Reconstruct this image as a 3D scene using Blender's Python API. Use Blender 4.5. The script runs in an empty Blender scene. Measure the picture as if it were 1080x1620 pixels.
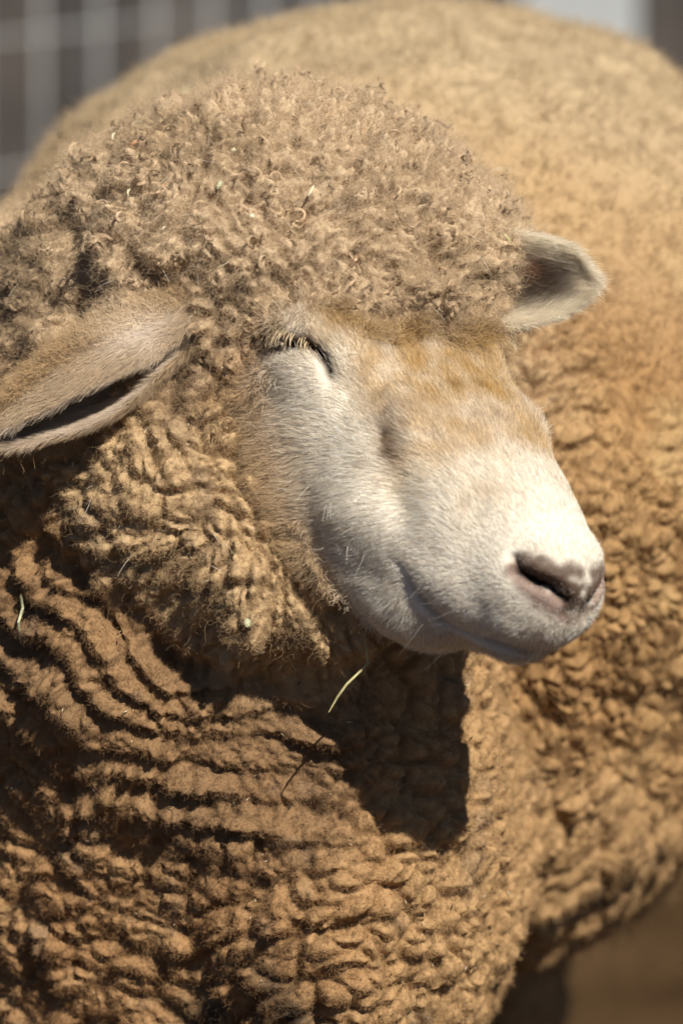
import bpy, bmesh, math
import numpy as np
from mathutils import Matrix, Vector

sc = bpy.context.scene
COL = sc.collection
R = math.radians
rng = np.random.default_rng(7)

# ------------------------------------------------------------------ camera
PITCH = R(8.0)
DIST = 3.6
AIM = np.array([0.0, 0.0, 0.70])
FWD = np.array([0.0, math.cos(PITCH), -math.sin(PITCH)])
UPV = np.array([0.0, math.sin(PITCH), math.cos(PITCH)])
cam_d = bpy.data.cameras.new('camera')
cam = bpy.data.objects.new('camera', cam_d)
COL.objects.link(cam)
cam.location = AIM - FWD * DIST
cam.rotation_euler = (R(90.0) - PITCH, 0, 0)
cam_d.sensor_fit = 'HORIZONTAL'
cam_d.sensor_width = 24.0
cam_d.lens = 24.0 * DIST / 0.36
cam_d.clip_end = 400.0
cam_d.dof.use_dof = True
cam_d.dof.focus_distance = DIST - 0.055
cam_d.dof.aperture_fstop = 6.3
sc.camera = cam

# ------------------------------------------------------------------ sky, sun, exposure
SUN_EL, SUN_AZ = R(43.0), R(26.5)        # azimuth measured from behind the camera towards its right
sun_dir = Vector((math.sin(SUN_AZ) * math.cos(SUN_EL), -math.cos(SUN_AZ) * math.cos(SUN_EL), math.sin(SUN_EL)))
wld = bpy.data.worlds.new('World')
sc.world = wld
wld.use_nodes = True
nt = wld.node_tree
sky = nt.nodes.new('ShaderNodeTexSky')
sky.sky_type = 'NISHITA'
sky.sun_disc = False
sky.air_density = 0.5
sky.dust_density = 0.1
sky.sun_elevation = SUN_EL
sky.sun_rotation = math.atan2(sun_dir.x, sun_dir.y)
nt.links.new(sky.outputs[0], nt.nodes['Background'].inputs[0])
nt.nodes['Background'].inputs[1].default_value = 0.05
sun_d = bpy.data.lights.new('sun', 'SUN')
sun_d.energy = 5.0
sun_d.angle = R(0.53)
sun_d.color = (1.0, 0.93, 0.82)
sun = bpy.data.objects.new('sun', sun_d)
COL.objects.link(sun)
sun.location = (2, -3, 5)
sun.rotation_euler = sun_dir.to_track_quat('Z', 'Y').to_euler()
sc.view_settings.view_transform = 'Standard'
sc.view_settings.look = 'None'
sc.view_settings.exposure = 0.45
sc.view_settings.gamma = 1.0
sc.cycles.max_bounces = 10
sc.cycles.diffuse_bounces = 4
sc.cycles.glossy_bounces = 6
sc.cycles.transmission_bounces = 8
sc.cycles.use_denoising = True

# ------------------------------------------------------------------ frames
# the sheep is worked out in a frame with x right, y away and z up as the photographer saw it,
# then turned into world metres
ROT = np.array([[1, 0, 0], [0, FWD[1], UPV[1]], [0, FWD[2], UPV[2]]])   # columns: right, forward, up


def to_world(P):
    return np.asarray(P) @ ROT.T + AIM


def at(px, py, d):
    k = (DIST + d) / DIST / 3000.0
    return np.array([(px - 540.0) * k, d, (810.0 - py) * k])


def pix(P):
    k = DIST / (DIST + P[:, 1]) * 3000.0
    return np.stack([540.0 + P[:, 0] * k, 810.0 - P[:, 2] * k], 1)


# head frame: t along the nose, s towards the near cheek, u out of the forehead (metres)
HE = at(652, 505, -0.065)
HA = np.array([0.463, -0.609, -0.644]); HA /= np.linalg.norm(HA)
HL = np.array([HA[1], -HA[0], 0.0]); HL /= np.linalg.norm(HL)
HN = np.cross(HL, HA)
HM = np.stack([HA, HL, HN])               # rows


def head(t, s, u):
    return HE + (np.array([t, s, u]) * 0.001) @ HM


def to_head(P):
    return (P - HE) @ HM.T


# ------------------------------------------------------------------ distance fields
def smin(a, b, k):
    h = np.clip(0.5 + 0.5 * (b - a) / k, 0, 1)
    return b + (a - b) * h - k * h * (1 - h)


def smax(a, b, k):
    return -smin(-a, -b, k)


def ell(P, c, r, axes=None):
    D = P - np.asarray(c)
    if axes is not None:
        D = D @ np.asarray(axes).T
    D = D / np.asarray(r)
    k0 = np.sqrt((D * D).sum(-1))
    k1 = np.sqrt(((D / np.asarray(r)) ** 2).sum(-1))
    return k0 * (k0 - 1.0) / np.maximum(k1, 1e-6)


def cone(P, a, b, ra, rb):
    a = np.asarray(a); b = np.asarray(b)
    ab = b - a
    h = np.clip(((P - a) @ ab) / (ab @ ab), 0, 1)
    return np.sqrt(((P - a - h[..., None] * ab) ** 2).sum(-1)) - (ra + (rb - ra) * h)


def f_head(P):
    H = to_head(P) * 1000.0
    S = H.copy(); S[..., 1] = np.abs(S[..., 1])
    d = ell(H, (-35, 0, -50), (80, 64, 56))
    for a, b, ra, rb in (((-10, 0, -44), (74, 0, -38), 44, 39), ((74, 0, -38), (142, 0, -32), 39, 31),
                         ((142, 0, -32), (172, 0, -28), 31, 25)):
        d = smin(d, cone(H, a, b, ra, rb), 12)
    d = smin(d, cone(S, (0, 32, -34), (60, 28, -34), 27, 27), 14)
    d = smin(d, cone(S, (60, 28, -34), (130, 19, -33), 27, 23), 12)
    d = smin(d, cone(S, (0, 40, -64), (75, 34, -62), 31, 28), 20)
    d = smin(d, cone(S, (75, 34, -62), (150, 20, -52), 28, 23), 18)
    d = smin(d, cone(S, (10, 44, -98), (114, 26, -90), 27, 22), 18)
    d = smin(d, cone(S, (-35, 28, -92), (58, 24, -90), 34, 28), 22)
    d = smin(d, cone(S, (58, 24, -98), (128, 16, -87), 28, 20), 18)
    d = smin(d, cone(S, (126, 13, -75), (163, 8, -60), 22, 15), 16)
    d = smin(d, ell(S, (-5, 42, -72), (62, 26, 48)), 20)
    d = smin(d, ell(H, (0, 49, -20), (28, 20, 20)), 20)
    d = smin(d, ell(H, (4, -41, -26), (28, 16, 18)), 22)
    d = smin(d, ell(S, (163, 8, -34), (34, 27, 30)), 14)
    d = smin(d, ell(S, (168, 11, -45), (20, 17, 18)), 10)
    d = smin(d, ell(H, (155, 0, -67), (34, 24, 17)), 10)
    d = smin(d, ell(H, (170, 0, -42), (26, 19, 24)), 10)
    return d * 0.001


def f_roll(P):
    # thick roll of wool behind the cheek
    r = cone(P, at(280, 590, -0.022), at(308, 770, -0.032), 0.038, 0.050)
    r = smin(r, cone(P, at(308, 770, -0.032), at(450, 930, -0.050), 0.050, 0.043), 0.02)
    return smin(r, cone(P, at(450, 930, -0.050), at(528, 985, -0.062), 0.043, 0.027), 0.015)


def f_wool(P):
    # crown, cheeks, nape, neck, chest, barrel, legs
    d = ell(P, at(425, 452, 0.025), (0.128, 0.110, 0.110))
    d = smin(d, ell(P, at(630, 405, 0.015), (0.070, 0.070, 0.058)), 0.02)
    d = smin(d, ell(P, at(120, 545, 0.10), (0.085, 0.10, 0.078)), 0.03)
    d = smin(d, cone(P, at(330, 640, 0.055), at(345, 1010, 0.080), 0.118, 0.130), 0.03)
    d = smin(d, ell(P, at(578, 478, -0.072), (0.016, 0.018, 0.012)), 0.010)
    d = smin(d, ell(P, at(690, 462, -0.060), (0.018, 0.018, 0.012)), 0.010)
    d = smin(d, f_roll(P), 0.022)
    d = smin(d, cone(P, at(330, 1000, 0.100), at(350, 1330, 0.17), 0.135, 0.170), 0.04)
    b = ell(P, at(395, 1400, 0.25), (0.120, 0.17, 0.185))
    b = smin(b, ell(P, at(525, 1330, 0.085), (0.088, 0.13, 0.165)), 0.05)
    b = smin(b, ell(P, at(120, 1380, 0.28), (0.14, 0.18, 0.18)), 0.05)
    b = smin(b, smin(ell(P, at(640, 728, 0.62), (0.295, 0.48, 0.289)), ell(P, at(745, 1165, 0.50), (0.130, 0.25, 0.118)), 0.05), 0.06)
    b = smin(b, ell(P, at(785, 1260, 0.42), (0.090, 0.16, 0.088)), 0.05)
    d = smin(d, b, 0.03)
    return d


def f_legs(P):
    d = None
    for px, y, z0, z1, x1 in ((450, 0.30, -0.30, 0, 0), (140, 0.30, -0.30, 0, 0), (760, 0.95, -0.25, 0, 0), (430, 0.95, -0.25, 0, 0)):
        x = at(px, 810, y)[0]
        zg = (-0.70 + y * math.sin(PITCH)) / math.cos(PITCH)
        a = np.array([x, y, -0.20]); k = np.array([x, y + 0.01, -0.44]); g = np.array([x, y - 0.01, zg + 0.03])
        c = np.minimum(cone(P, a, k, 0.075, 0.042), cone(P, k, g, 0.036, 0.028))
        d = c if d is None else np.minimum(d, c)
    return d


def f_all(P):
    d = smin(f_head(P), f_wool(P), 0.014)
    return smin(d, f_legs(P), 0.03)


def axis(lo, flo, fhi, hi, step, grow=1.25, big=0.03):
    mid = list(np.arange(flo, fhi, step))
    a, s = [], step
    x = mid[0]
    while x > lo:
        s = min(s * grow, big); x -= s; a.append(x)
    b, s = [], step
    x = mid[-1]
    while x < hi:
        s = min(s * grow, big); x += s; b.append(x)
    return np.array(a[::-1] + mid + b)


def surface_nets(f, xs, ys, zs):
    nx, ny, nz = len(xs), len(ys), len(zs)
    # skip blocks that lie well off the surface
    F = np.empty((nx, ny, nz), np.float32)
    B = 10
    blk = [(i, j, k) for i in range(0, nx, B) for j in range(0, ny, B) for k in range(0, nz, B)]
    lo = np.array([(xs[i], ys[j], zs[k]) for i, j, k in blk])
    hi = np.array([(xs[min(i + B, nx) - 1], ys[min(j + B, ny) - 1], zs[min(k + B, nz) - 1]) for i, j, k in blk])
    fc = f((lo + hi) / 2)
    far = np.abs(fc) > np.linalg.norm(hi - lo, axis=1) * 0.5 * 1.6 + 0.02
    near = []
    for (i, j, k), v, z in zip(blk, fc, far):
        if z:
            F[i:i + B, j:j + B, k:k + B] = v
        else:
            near.append((i, j, k))
    for n0 in range(0, len(near), 60):
        part = near[n0:n0 + 60]
        Ps = []
        for i, j, k in part:
            G = np.stack(np.meshgrid(xs[i:i + B], ys[j:j + B], zs[k:k + B], indexing='ij'), -1)
            Ps.append(G.reshape(-1, 3))
        vals = f(np.concatenate(Ps))
        p = 0
        for (i, j, k), G in zip(part, Ps):
            blkF = F[i:i + B, j:j + B, k:k + B]
            blkF[...] = vals[p:p + len(G)].reshape(blkF.shape); p += len(G)
    ins = F < 0
    cnt = np.zeros((nx - 1, ny - 1, nz - 1), np.int8)
    for a in (0, 1):
        for b in (0, 1):
            for c in (0, 1):
                cnt += ins[a:nx - 1 + a, b:ny - 1 + b, c:nz - 1 + c]
    act = (cnt > 0) & (cnt < 8)
    I = np.argwhere(act)
    idx = -np.ones(act.shape, np.int64)
    idx[act] = np.arange(len(I))
    acc = np.zeros((len(I), 3)); n = np.zeros(len(I))
    crd = [xs, ys, zs]
    for ax in range(3):
        o1, o2 = [k for k in range(3) if k != ax]
        for p in (0, 1):
            for q in (0, 1):
                A = I.copy(); A[:, o1] += p; A[:, o2] += q
                B = A.copy(); B[:, ax] += 1
                fa = F[A[:, 0], A[:, 1], A[:, 2]]; fb = F[B[:, 0], B[:, 1], B[:, 2]]
                m = (fa < 0) != (fb < 0)
                w = np.where(m, fa / np.where(m, fa - fb, 1), 0)
                V = np.stack([crd[k][A[:, k]] for k in range(3)], 1)
                V[:, ax] += w * (crd[ax][B[:, ax]] - crd[ax][A[:, ax]])
                acc += V * m[:, None]; n += m
    V = acc / n[:, None]
    Q = []
    for ax in range(3):
        o1, o2 = (ax + 1) % 3, (ax + 2) % 3
        sl0 = [slice(1, -1)] * 3; sl1 = [slice(1, -1)] * 3
        sl0[ax] = slice(0, -1); sl1[ax] = slice(1, None)
        a_, b_ = ins[tuple(sl0)], ins[tuple(sl1)]
        E = np.argwhere(a_ != b_)
        pos = a_[E[:, 0], E[:, 1], E[:, 2]]
        E = E.copy()
        for k in range(3):
            if k != ax:
                E[:, k] += 1
        c = []
        for p, q in ((0, 0), (1, 0), (1, 1), (0, 1)):
            G = E.copy(); G[:, o1] -= 1 - p; G[:, o2] -= 1 - q
            c.append(idx[G[:, 0], G[:, 1], G[:, 2]])
        c = np.stack(c, 1)
        c[~pos] = c[~pos][:, ::-1]
        Q.append(c)
    return V, np.concatenate(Q)


def project(f, V, it=3):
    for _ in range(it):
        g, d = grad(f, V)
        V = V - np.clip(d, -0.004, 0.004)[:, None] * g
    return V


def grad(f, V, e=0.0008):
    d = f(V)
    g = np.stack([f(V + np.eye(3)[k] * e) - f(V - np.eye(3)[k] * e) for k in range(3)], 1)
    g /= np.maximum(np.linalg.norm(g, axis=1), 1e-9)[:, None]
    return g, d


def mesh_from(name, V, F, smooth=True):
    me = bpy.data.meshes.new(name)
    F = np.asarray(F)
    me.vertices.add(len(V)); me.vertices.foreach_set('co', np.ascontiguousarray(V, np.float32).ravel())
    k = F.shape[1]
    me.loops.add(F.size); me.loops.foreach_set('vertex_index', F.astype(np.int32).ravel())
    me.polygons.add(len(F))
    me.polygons.foreach_set('loop_start', np.arange(0, F.size, k, dtype=np.int32))
    me.update(calc_edges=True); me.validate()
    if smooth:
        me.polygons.foreach_set('use_smooth', np.ones(len(me.polygons), bool))
    return me


def subdivided(me, lv):
    o = bpy.data.objects.new('tmp', me); COL.objects.link(o)
    m = o.modifiers.new('s', 'SUBSURF'); m.levels = lv; m.render_levels = lv
    dg = bpy.context.evaluated_depsgraph_get()
    r = bpy.data.meshes.new_from_object(o.evaluated_get(dg))
    bpy.data.objects.remove(o)
    return r


def get_co(me, what='co'):
    a = np.empty(len(me.vertices) * 3, np.float32)
    if what == 'co':
        me.vertices.foreach_get('co', a)
    else:
        me.vertex_normals.foreach_get('vector', a)
    return a.reshape(-1, 3).astype(np.float64)



# ------------------------------------------------------------------ noise
def hash3(I, seed):
    h = (I[..., 0].astype(np.uint32) * np.uint32(374761393) + I[..., 1].astype(np.uint32) * np.uint32(668265263)
         + I[..., 2].astype(np.uint32) * np.uint32(2147483647) + np.uint32(seed * 7919 + 13))
    h = (h ^ (h >> np.uint32(13))) * np.uint32(1274126177)
    h = (h ^ (h >> np.uint32(16))) * np.uint32(2246822519)
    return h ^ (h >> np.uint32(15))


def vnoise(P, scale, seed=0):
    """smooth value noise, -1..1; scale is the cell size in metres"""
    X = P / scale
    I = np.floor(X).astype(np.int64); f = (X - I).astype(np.float32)
    f = f * f * (3 - 2 * f)
    I = I.astype(np.int32)
    r = np.zeros(len(P), np.float32)
    for a in (0, 1):
        for b in (0, 1):
            for c in (0, 1):
                w = (f[:, 0] if a else 1 - f[:, 0]) * (f[:, 1] if b else 1 - f[:, 1]) * (f[:, 2] if c else 1 - f[:, 2])
                r += w * (hash3(I + np.array([a, b, c], np.int32), seed) / np.float32(2147483648.0) - 1.0)
    return r


def fbm(P, scale, seed=0, oct=3):
    r = 0; a = 1.0; t = 0
    for k in range(oct):
        r = r + a * vnoise(P, scale / 2 ** k, seed + k * 17); t += a; a *= 0.5
    return r / t


def vnoise3(P, scale, seed=0):
    return np.stack([vnoise(P, scale, seed + 31 * k) for k in range(3)], 1)


def voronoi(P, scale, seed=0, jit=0.9):
    """F1, F2 in cell units and a random value per nearest cell"""
    X = (P / scale).astype(np.float32)
    I = np.floor(X).astype(np.int32)
    f1 = np.full(len(P), 9.0, np.float32); f2 = f1.copy(); cid = np.zeros(len(P), np.float32)
    for a in (-1, 0, 1):
        for b in (-1, 0, 1):
            for c in (-1, 0, 1):
                C = I + np.array([a, b, c], np.int32)
                h = hash3(C, seed)
                o = np.stack([(h & np.uint32(1023)), ((h >> np.uint32(10)) & np.uint32(1023)), ((h >> np.uint32(20)) & np.uint32(1023))], 1) / np.float32(1023)
                D = C + 0.5 + (o - 0.5) * np.float32(jit) - X
                d = np.sqrt((D * D).sum(1))
                m = d < f1
                f2 = np.where(m, f1, np.minimum(f2, d))
                cid = np.where(m, (h >> np.uint32(7)) % np.uint32(997) / np.float32(997), cid)
                f1 = np.where(m, d, f1)
    return f1, f2, cid


def sst(x, a, b):
    t = np.clip((x - a) / (b - a), 0, 1)
    return t * t * (3 - 2 * t)


def nrm(a):
    return a / np.maximum(np.linalg.norm(a, axis=-1, keepdims=True), 1e-9)


# ------------------------------------------------------------------ materials
def material(name):
    m = bpy.data.materials.new(name); m.use_nodes = True
    return m, m.node_tree.nodes, m.node_tree.links, m.node_tree.nodes['Principled BSDF']


def hair_material(name, rough=0.45, radial=0.7):
    m = bpy.data.materials.new(name); m.use_nodes = True
    n, l = m.node_tree.nodes, m.node_tree.links
    n.clear()
    out = n.new('ShaderNodeOutputMaterial'); h = n.new('ShaderNodeBsdfHairPrincipled')
    h.parametrization = 'COLOR'
    a = n.new('ShaderNodeAttribute'); a.attribute_name = 'col'
    l.new(a.outputs['Color'], h.inputs['Color'])
    h.inputs['Roughness'].default_value = rough
    h.inputs['Radial Roughness'].default_value = radial
    h.inputs['Random Roughness'].default_value = 0.2
    b = n.new('ShaderNodeBsdfPrincipled'); b.inputs['Roughness'].default_value = 0.6; b.inputs['Specular IOR Level'].default_value = 0.3
    l.new(a.outputs['Color'], b.inputs['Base Color'])
    mx = n.new('ShaderNodeMixShader'); mx.inputs[0].default_value = 0.35
    l.new(b.outputs[0], mx.inputs[1]); l.new(h.outputs[0], mx.inputs[2]); l.new(mx.outputs[0], out.inputs[0])
    return m


def skin_material(name, rough=0.9, fuzz=0.35):
    m, n, l, b = material(name)
    a = n.new('ShaderNodeAttribute'); a.attribute_name = 'col'
    t = n.new('ShaderNodeTexCoord'); x = n.new('ShaderNodeTexNoise')
    x.inputs['Scale'].default_value = 900; x.inputs['Detail'].default_value = 3
    l.new(t.outputs['Object'], x.inputs['Vector'])
    bm = n.new('ShaderNodeBump'); bm.inputs['Strength'].default_value = 0.6; bm.inputs['Distance'].default_value = 0.0012
    l.new(x.outputs['Fac'], bm.inputs['Height'])
    l.new(a.outputs['Color'], b.inputs['Base Color'])
    b.inputs['Roughness'].default_value = rough
    b.inputs['Specular IOR Level'].default_value = 0.15
    l.new(bm.outputs[0], b.inputs['Normal'])
    return m


def plain_material(name, col, rough=0.6, metal=0.0, noise=None, spec=0.4, var=0.5):
    m, n, l, b = material(name)
    b.inputs['Base Color'].default_value = (*col, 1)
    b.inputs['Roughness'].default_value = rough
    b.inputs['Metallic'].default_value = metal
    b.inputs['Specular IOR Level'].default_value = spec
    if noise:
        t = n.new('ShaderNodeTexCoord'); x = n.new('ShaderNodeTexNoise')
        x.inputs['Scale'].default_value = noise; x.inputs['Detail'].default_value = 6
        l.new(t.outputs['Object'], x.inputs['Vector'])
        r = n.new('ShaderNodeValToRGB')
        r.color_ramp.elements[0].color = (*[c * (1 - var) for c in col], 1); r.color_ramp.elements[0].position = 0.3
        r.color_ramp.elements[1].color = (*[min(1, c * (1 + var)) for c in col], 1); r.color_ramp.elements[1].position = 0.7
        l.new(x.outputs['Fac'], r.inputs[0]); l.new(r.outputs[0], b.inputs['Base Color'])
    return m


def tag(o, label=None, cat=None, group=None, kind=None):
    for k, v in (('label', label), ('category', cat), ('group', group), ('kind', kind)):
        if v:
            o[k] = v
    return o


# ------------------------------------------------------------------ the sheep's skin
step = 0.0055
xs = axis(-0.44, -0.21, 0.22, 0.42, step, 1.35)
ys = axis(-0.34, -0.26, 0.34, 1.25, step, 1.2)
zs = axis(-0.74, -0.31, 0.29, 0.38, step, 1.35)
V, Q = surface_nets(f_all, xs, ys, zs)
V = project(f_all, V, 2)
body_me = subdivided(mesh_from('body', V, Q), 2)
P0 = get_co(body_me)
N0 = get_co(body_me, 'n')
view = nrm(P0 - np.array([0, -DIST, 0]))
facing = -(N0 * view).sum(1)
px0 = pix(P0)
inview = (facing > -0.45) & (px0[:, 0] > -260) & (px0[:, 0] < 1340) & (px0[:, 1] > -200) & (px0[:, 1] < 1820)
VI = np.where(inview)[0]
P = P0[VI]; N = N0[VI]; PX = px0[VI]; FC = facing[VI]

dh = f_head(P); dw = f_wool(P)
face = sst(dw - dh + 0.004 * fbm(P, 0.020, 19, 3), -0.004, 0.016)                       # 1 on the short-haired face, 0 under the fleece
H = to_head(P) * 1000.0


PF = P.copy()
fold = dh < dw + 0.012                                # both halves of the face share their features
Hf = to_head(PF); Hf[:, 1] = np.where(fold, np.abs(Hf[:, 1]), Hf[:, 1])
PQ = HE + Hf @ HM
FR = np.where((FC > 0.02) & (PX[:, 0] > -20) & (PX[:, 0] < 1100))[0]
FR = FR[np.argsort(PX[FR, 0])]
FRX = PX[FR, 0]


def anchor(px, py):
    """the point of the unworked surface seen at that place"""
    a, b = np.searchsorted(FRX, [px - 12, px + 12])
    c = FR[a:b]
    d = (PX[c, 0] - px) ** 2 + (PX[c, 1] - py) ** 2
    o = np.argsort(d)[:12]; c = c[o]; d = d[o]
    m = PF[c, 1] < PF[c, 1].min() + 0.02
    q = PF[c[m][np.argmin(d[m])]]
    a = at(px, py, q[1])
    h = to_head(a)
    if h[1] < 0 and 0.0 < h[0] < 0.25 and h[2] > -0.13:
        h[1] = -h[1]; a = HE + h @ HM
    return a


def dab(px, py, r):
    """soft weight round a point of the surface, r in metres"""
    D = (PQ - anchor(px, py)).astype(np.float32)
    return np.exp(-np.einsum('ij,ij->i', D, D) / (r * r))


def pdist(pts):
    """distance to a line drawn on the surface, and place along it 0..1"""
    A = np.array([anchor(*p) for p in pts])
    best = np.full(len(PF), 9.0); tt = np.zeros(len(P))
    L = np.concatenate([[0], np.cumsum(np.linalg.norm(np.diff(A, axis=0), axis=1))])
    for i in range(len(A) - 1):
        ab = A[i + 1] - A[i]
        h = np.clip(((PQ - A[i]) @ ab) / (ab @ ab), 0, 1)
        d = np.linalg.norm(PQ - A[i] - h[:, None] * ab, axis=1)
        m = d < best
        best = np.where(m, d, best); tt = np.where(m, (L[i] + h * (L[i + 1] - L[i])) / L[-1], tt)
    return best, tt


# regions of the fleece
zc = P[:, 2]
barrel = sst(ell(P, at(640, 728, 0.62), (0.295, 0.48, 0.289)), 0.03, 0.0) * sst(P[:, 1], 0.14, 0.20)
top = sst(zc, 0.03, 0.12) * (1 - barrel)              # crown and nape
J = at(410, 730, 0.02)
q = np.linalg.norm((P - J) * np.array([1.0, 0.75, 1.0]), axis=1)
warp = vnoise3(P, 0.035, 5) * 0.009 + vnoise3(P, 0.012, 9) * 0.0016
qn = q + vnoise(P, 0.075, 3) * 0.018 + vnoise(P, 0.030, 4) * 0.007 + vnoise(P, 0.012, 6) * 0.0026
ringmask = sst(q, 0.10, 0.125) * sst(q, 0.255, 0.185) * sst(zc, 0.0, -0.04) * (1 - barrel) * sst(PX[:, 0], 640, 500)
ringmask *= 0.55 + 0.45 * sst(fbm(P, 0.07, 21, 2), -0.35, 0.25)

# lumps: staples of wool standing side by side
Pw = P + warp
wool = 1 - face
Dj = Pw - J
qw = np.linalg.norm(Dj * np.array([1.0, 0.75, 1.0]), axis=1)
An = np.stack([qw * 1.25, np.arctan2(Dj[:, 0], -Dj[:, 2] + 1e-6) * 0.17 * 0.85, Pw[:, 1] * 0.9], 1)     # rows that run round the neck
zone = (sst(zc, 0.02, -0.05) * (1 - barrel))[:, None]
Pc = np.where(zone > 0.5, An, Pw * np.array([1.0, 1.0, 1.15]))
f1a, f2a, ca = voronoi(Pc, 0.0125, 1)
f1c, f2c, cc_ = voronoi(Pc * np.array([0.9, 1.0, 1.1]), 0.022, 4)
merge = 0.35 + 0.65 * sst(fbm(P, 0.024, 15, 2), -0.35, 0.25)
cob = sst(f2a - f1a, 0.0, 0.30) * (0.6 + 0.6 * ca) + 0.5 * sst(f1a, 0.75, 0.0)
big = sst(f2c - f1c, 0.0, 0.25) * (0.5 + 0.7 * cc_) + 0.6 * sst(f1c, 0.8, 0.0)
f1b, f2b, cb = voronoi(Pw, 0.0068, 2)
sml = sst(f2b - f1b, 0.0, 0.5) * (0.7 + 0.6 * cb)
chest = (1 - top) * (1 - barrel) * wool
disp = np.zeros(len(P))
disp += chest * (0.0046 * cob * merge + (0.0012 + 0.0012 * ringmask) * sml + 0.0060 * big * (1 - 0.85 * ringmask) - 0.008 + 0.0007 * vnoise(Pw * np.array([1.0, 1.0, 2.2]), 0.0035, 14))
tuft = fbm(P + warp, 0.022, 8, 3)
disp += top * wool * (0.0048 * cob * merge + 0.0032 * sml + 0.0050 * big - 0.011 + 0.011 * tuft)
part_ = sst(np.abs(fbm(P + warp, 0.05, 28, 2)), 0.07, 0.0)
disp -= top * wool * 0.007 * part_
disp += barrel * wool * (0.0050 * cob * (0.3 + 0.7 * sst(zc + 0.06 * fbm(P, 0.08, 29, 2), 0.12, -0.12)) + 0.0045 * big * sst(zc, 0.15, -0.10) + 0.012 * fbm(P, 0.06, 12, 2) - 0.008)
disp += chest * 0.006 * fbm(P, 0.05, 44, 2)
ph = (qn / 0.0160) % 1.0
row = np.floor(qn / 0.0160)
rowamp = 0.25 + 0.95 * sst(vnoise(P * 0.6 + row[:, None] * 0.37, 0.03, 23), -0.5, 0.4)
ring = np.sin(np.pi * np.clip(ph / 0.92, 0, 1) ** 1.35) ** 0.9 * rowamp
disp += ringmask * wool * (0.0095 * ring - 0.006)
# overhang: the crest of each fold leans away from the jaw
lean = nrm(P - J) * (ringmask * wool * 0.0028 * ring ** 2)[:, None]

# creases and features
def crease(pts, w, depth, p=2.0):
    d, t = pdist(pts)
    return depth * np.exp(-(d / w) ** p), d, t


g, _, _ = crease([(105, 370), (125, 430), (100, 500)], 0.009, 0.030); disp -= g * wool
g, _, _ = crease([(195, 405), (240, 440), (275, 480), (290, 545), (268, 630)], 0.0055, 0.018); disp -= g * wool
g, _, _ = crease([(60, 860), (150, 950), (270, 1060), (440, 1110)], 0.007, 0.009); disp -= g * wool

EYE = [(405, 541), (430, 549), (462, 552), (484, 545), (505, 556), (520, 575), (526, 594)]
g, d_eye, t_eye = crease(EYE, 0.0030, 0.0055); disp -= g
g, d_lash, t_lash = crease([(404, 540), (430, 543), (458, 545), (480, 543)], 0.0056, 0.0060); disp -= g
near_side = np.where(H[:, 1] > 0, 1.0, 0.25)
disp += 0.0045 * near_side * dab(458, 508, 0.016)     # upper lid
disp += 0.0035 * near_side * dab(458, 588, 0.013)                                                              # lower lid
disp += 0.0035 * dab(555, 530, 0.010)
disp -= 0.0030 * dab(545, 600, 0.011)
disp -= 0.0045 * dab(612, 690, 0.007)
disp -= 0.0030 * dab(612, 650, 0.006)
disp += 0.0030 * dab(650, 670, 0.013)
g, _, _ = crease([(535, 605), (575, 650), (605, 700), (628, 750), (640, 800)], 0.009, 0.0016); disp -= g
g, _, _ = crease([(470, 640), (510, 690), (545, 760)], 0.016, 0.0010); disp += g

MOUTH = [(618, 868), (645, 905), (668, 945), (700, 983), (740, 1006), (790, 1022), (838, 1032)]
g, d_mouth, t_mouth = crease(MOUTH, 0.0034, 0.0085); disp -= g * (0.05 + 0.95 * sst(t_mouth, 0.0, 0.45)) * sst(t_mouth, 1.0, 0.85)
disp += 0.0010 * dab(690, 930, 0.012) + 0.0012 * dab(740, 975, 0.012) + 0.002 * dab(810, 1000, 0.013)
NOST = [(812, 884), (822, 905), (850, 921), (873, 929), (888, 942), (900, 952)]
g, d_nost, t_nost = crease(NOST, 0.0028, 0.013); disp -= g * (0.35 + 0.65 * sst(t_nost, 0.15, 0.5)) * (0.25 + 0.75 * sst(t_nost, 1.0, 0.8))
wing = np.where(H[:, 1] > -3, 1.0, 0.1)
disp += 0.0036 * wing * dab(868, 893, 0.010)
disp += 0.0012 * wing * dab(905, 900, 0.010)
disp -= 0.0030 * sst(H[:, 1], -6, -20) * sst(H[:, 0], 140, 165)
disp -= 0.0030 * dab(925, 968, 0.005)
disp += 0.0020 * dab(790, 930, 0.016)
disp += face * (0.0012 * fbm(P, 0.02, 61, 3) + 0.0020 * vnoise(P, 0.034, 63))

# base colours of coat and skin
def lay(col, c, w):
    w = np.clip(w, 0, 1)[:, None]
    return col * (1 - w) + np.array(c) * w


n1 = fbm(P, 0.05, 71, 3); n2 = fbm(P, 0.012, 72, 3); n3 = fbm(P, 0.11, 73, 2)
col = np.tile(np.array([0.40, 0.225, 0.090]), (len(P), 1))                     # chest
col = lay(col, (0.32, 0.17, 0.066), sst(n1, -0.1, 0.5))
col = lay(col, (0.46, 0.28, 0.12), sst(n2, 0.05, 0.6) * 0.6)
col = lay(col, (0.45, 0.275, 0.115), sst(PX[:, 0], 420, 760) * 0.8)
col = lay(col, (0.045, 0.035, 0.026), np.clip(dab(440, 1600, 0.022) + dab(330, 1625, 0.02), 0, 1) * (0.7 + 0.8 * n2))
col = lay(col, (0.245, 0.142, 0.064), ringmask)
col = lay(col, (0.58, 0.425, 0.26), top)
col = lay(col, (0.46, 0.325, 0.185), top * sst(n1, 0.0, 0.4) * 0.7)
ck = sst(f_roll(P), 0.028, 0.004)
col = lay(col, (0.52, 0.35, 0.175), ck * (1 - top))
cb_ = np.tile(np.array([0.43, 0.255, 0.098]), (len(P), 1))
cb_ = lay(cb_, (0.37, 0.205, 0.074), sst(n3, -0.15, 0.5))
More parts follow.
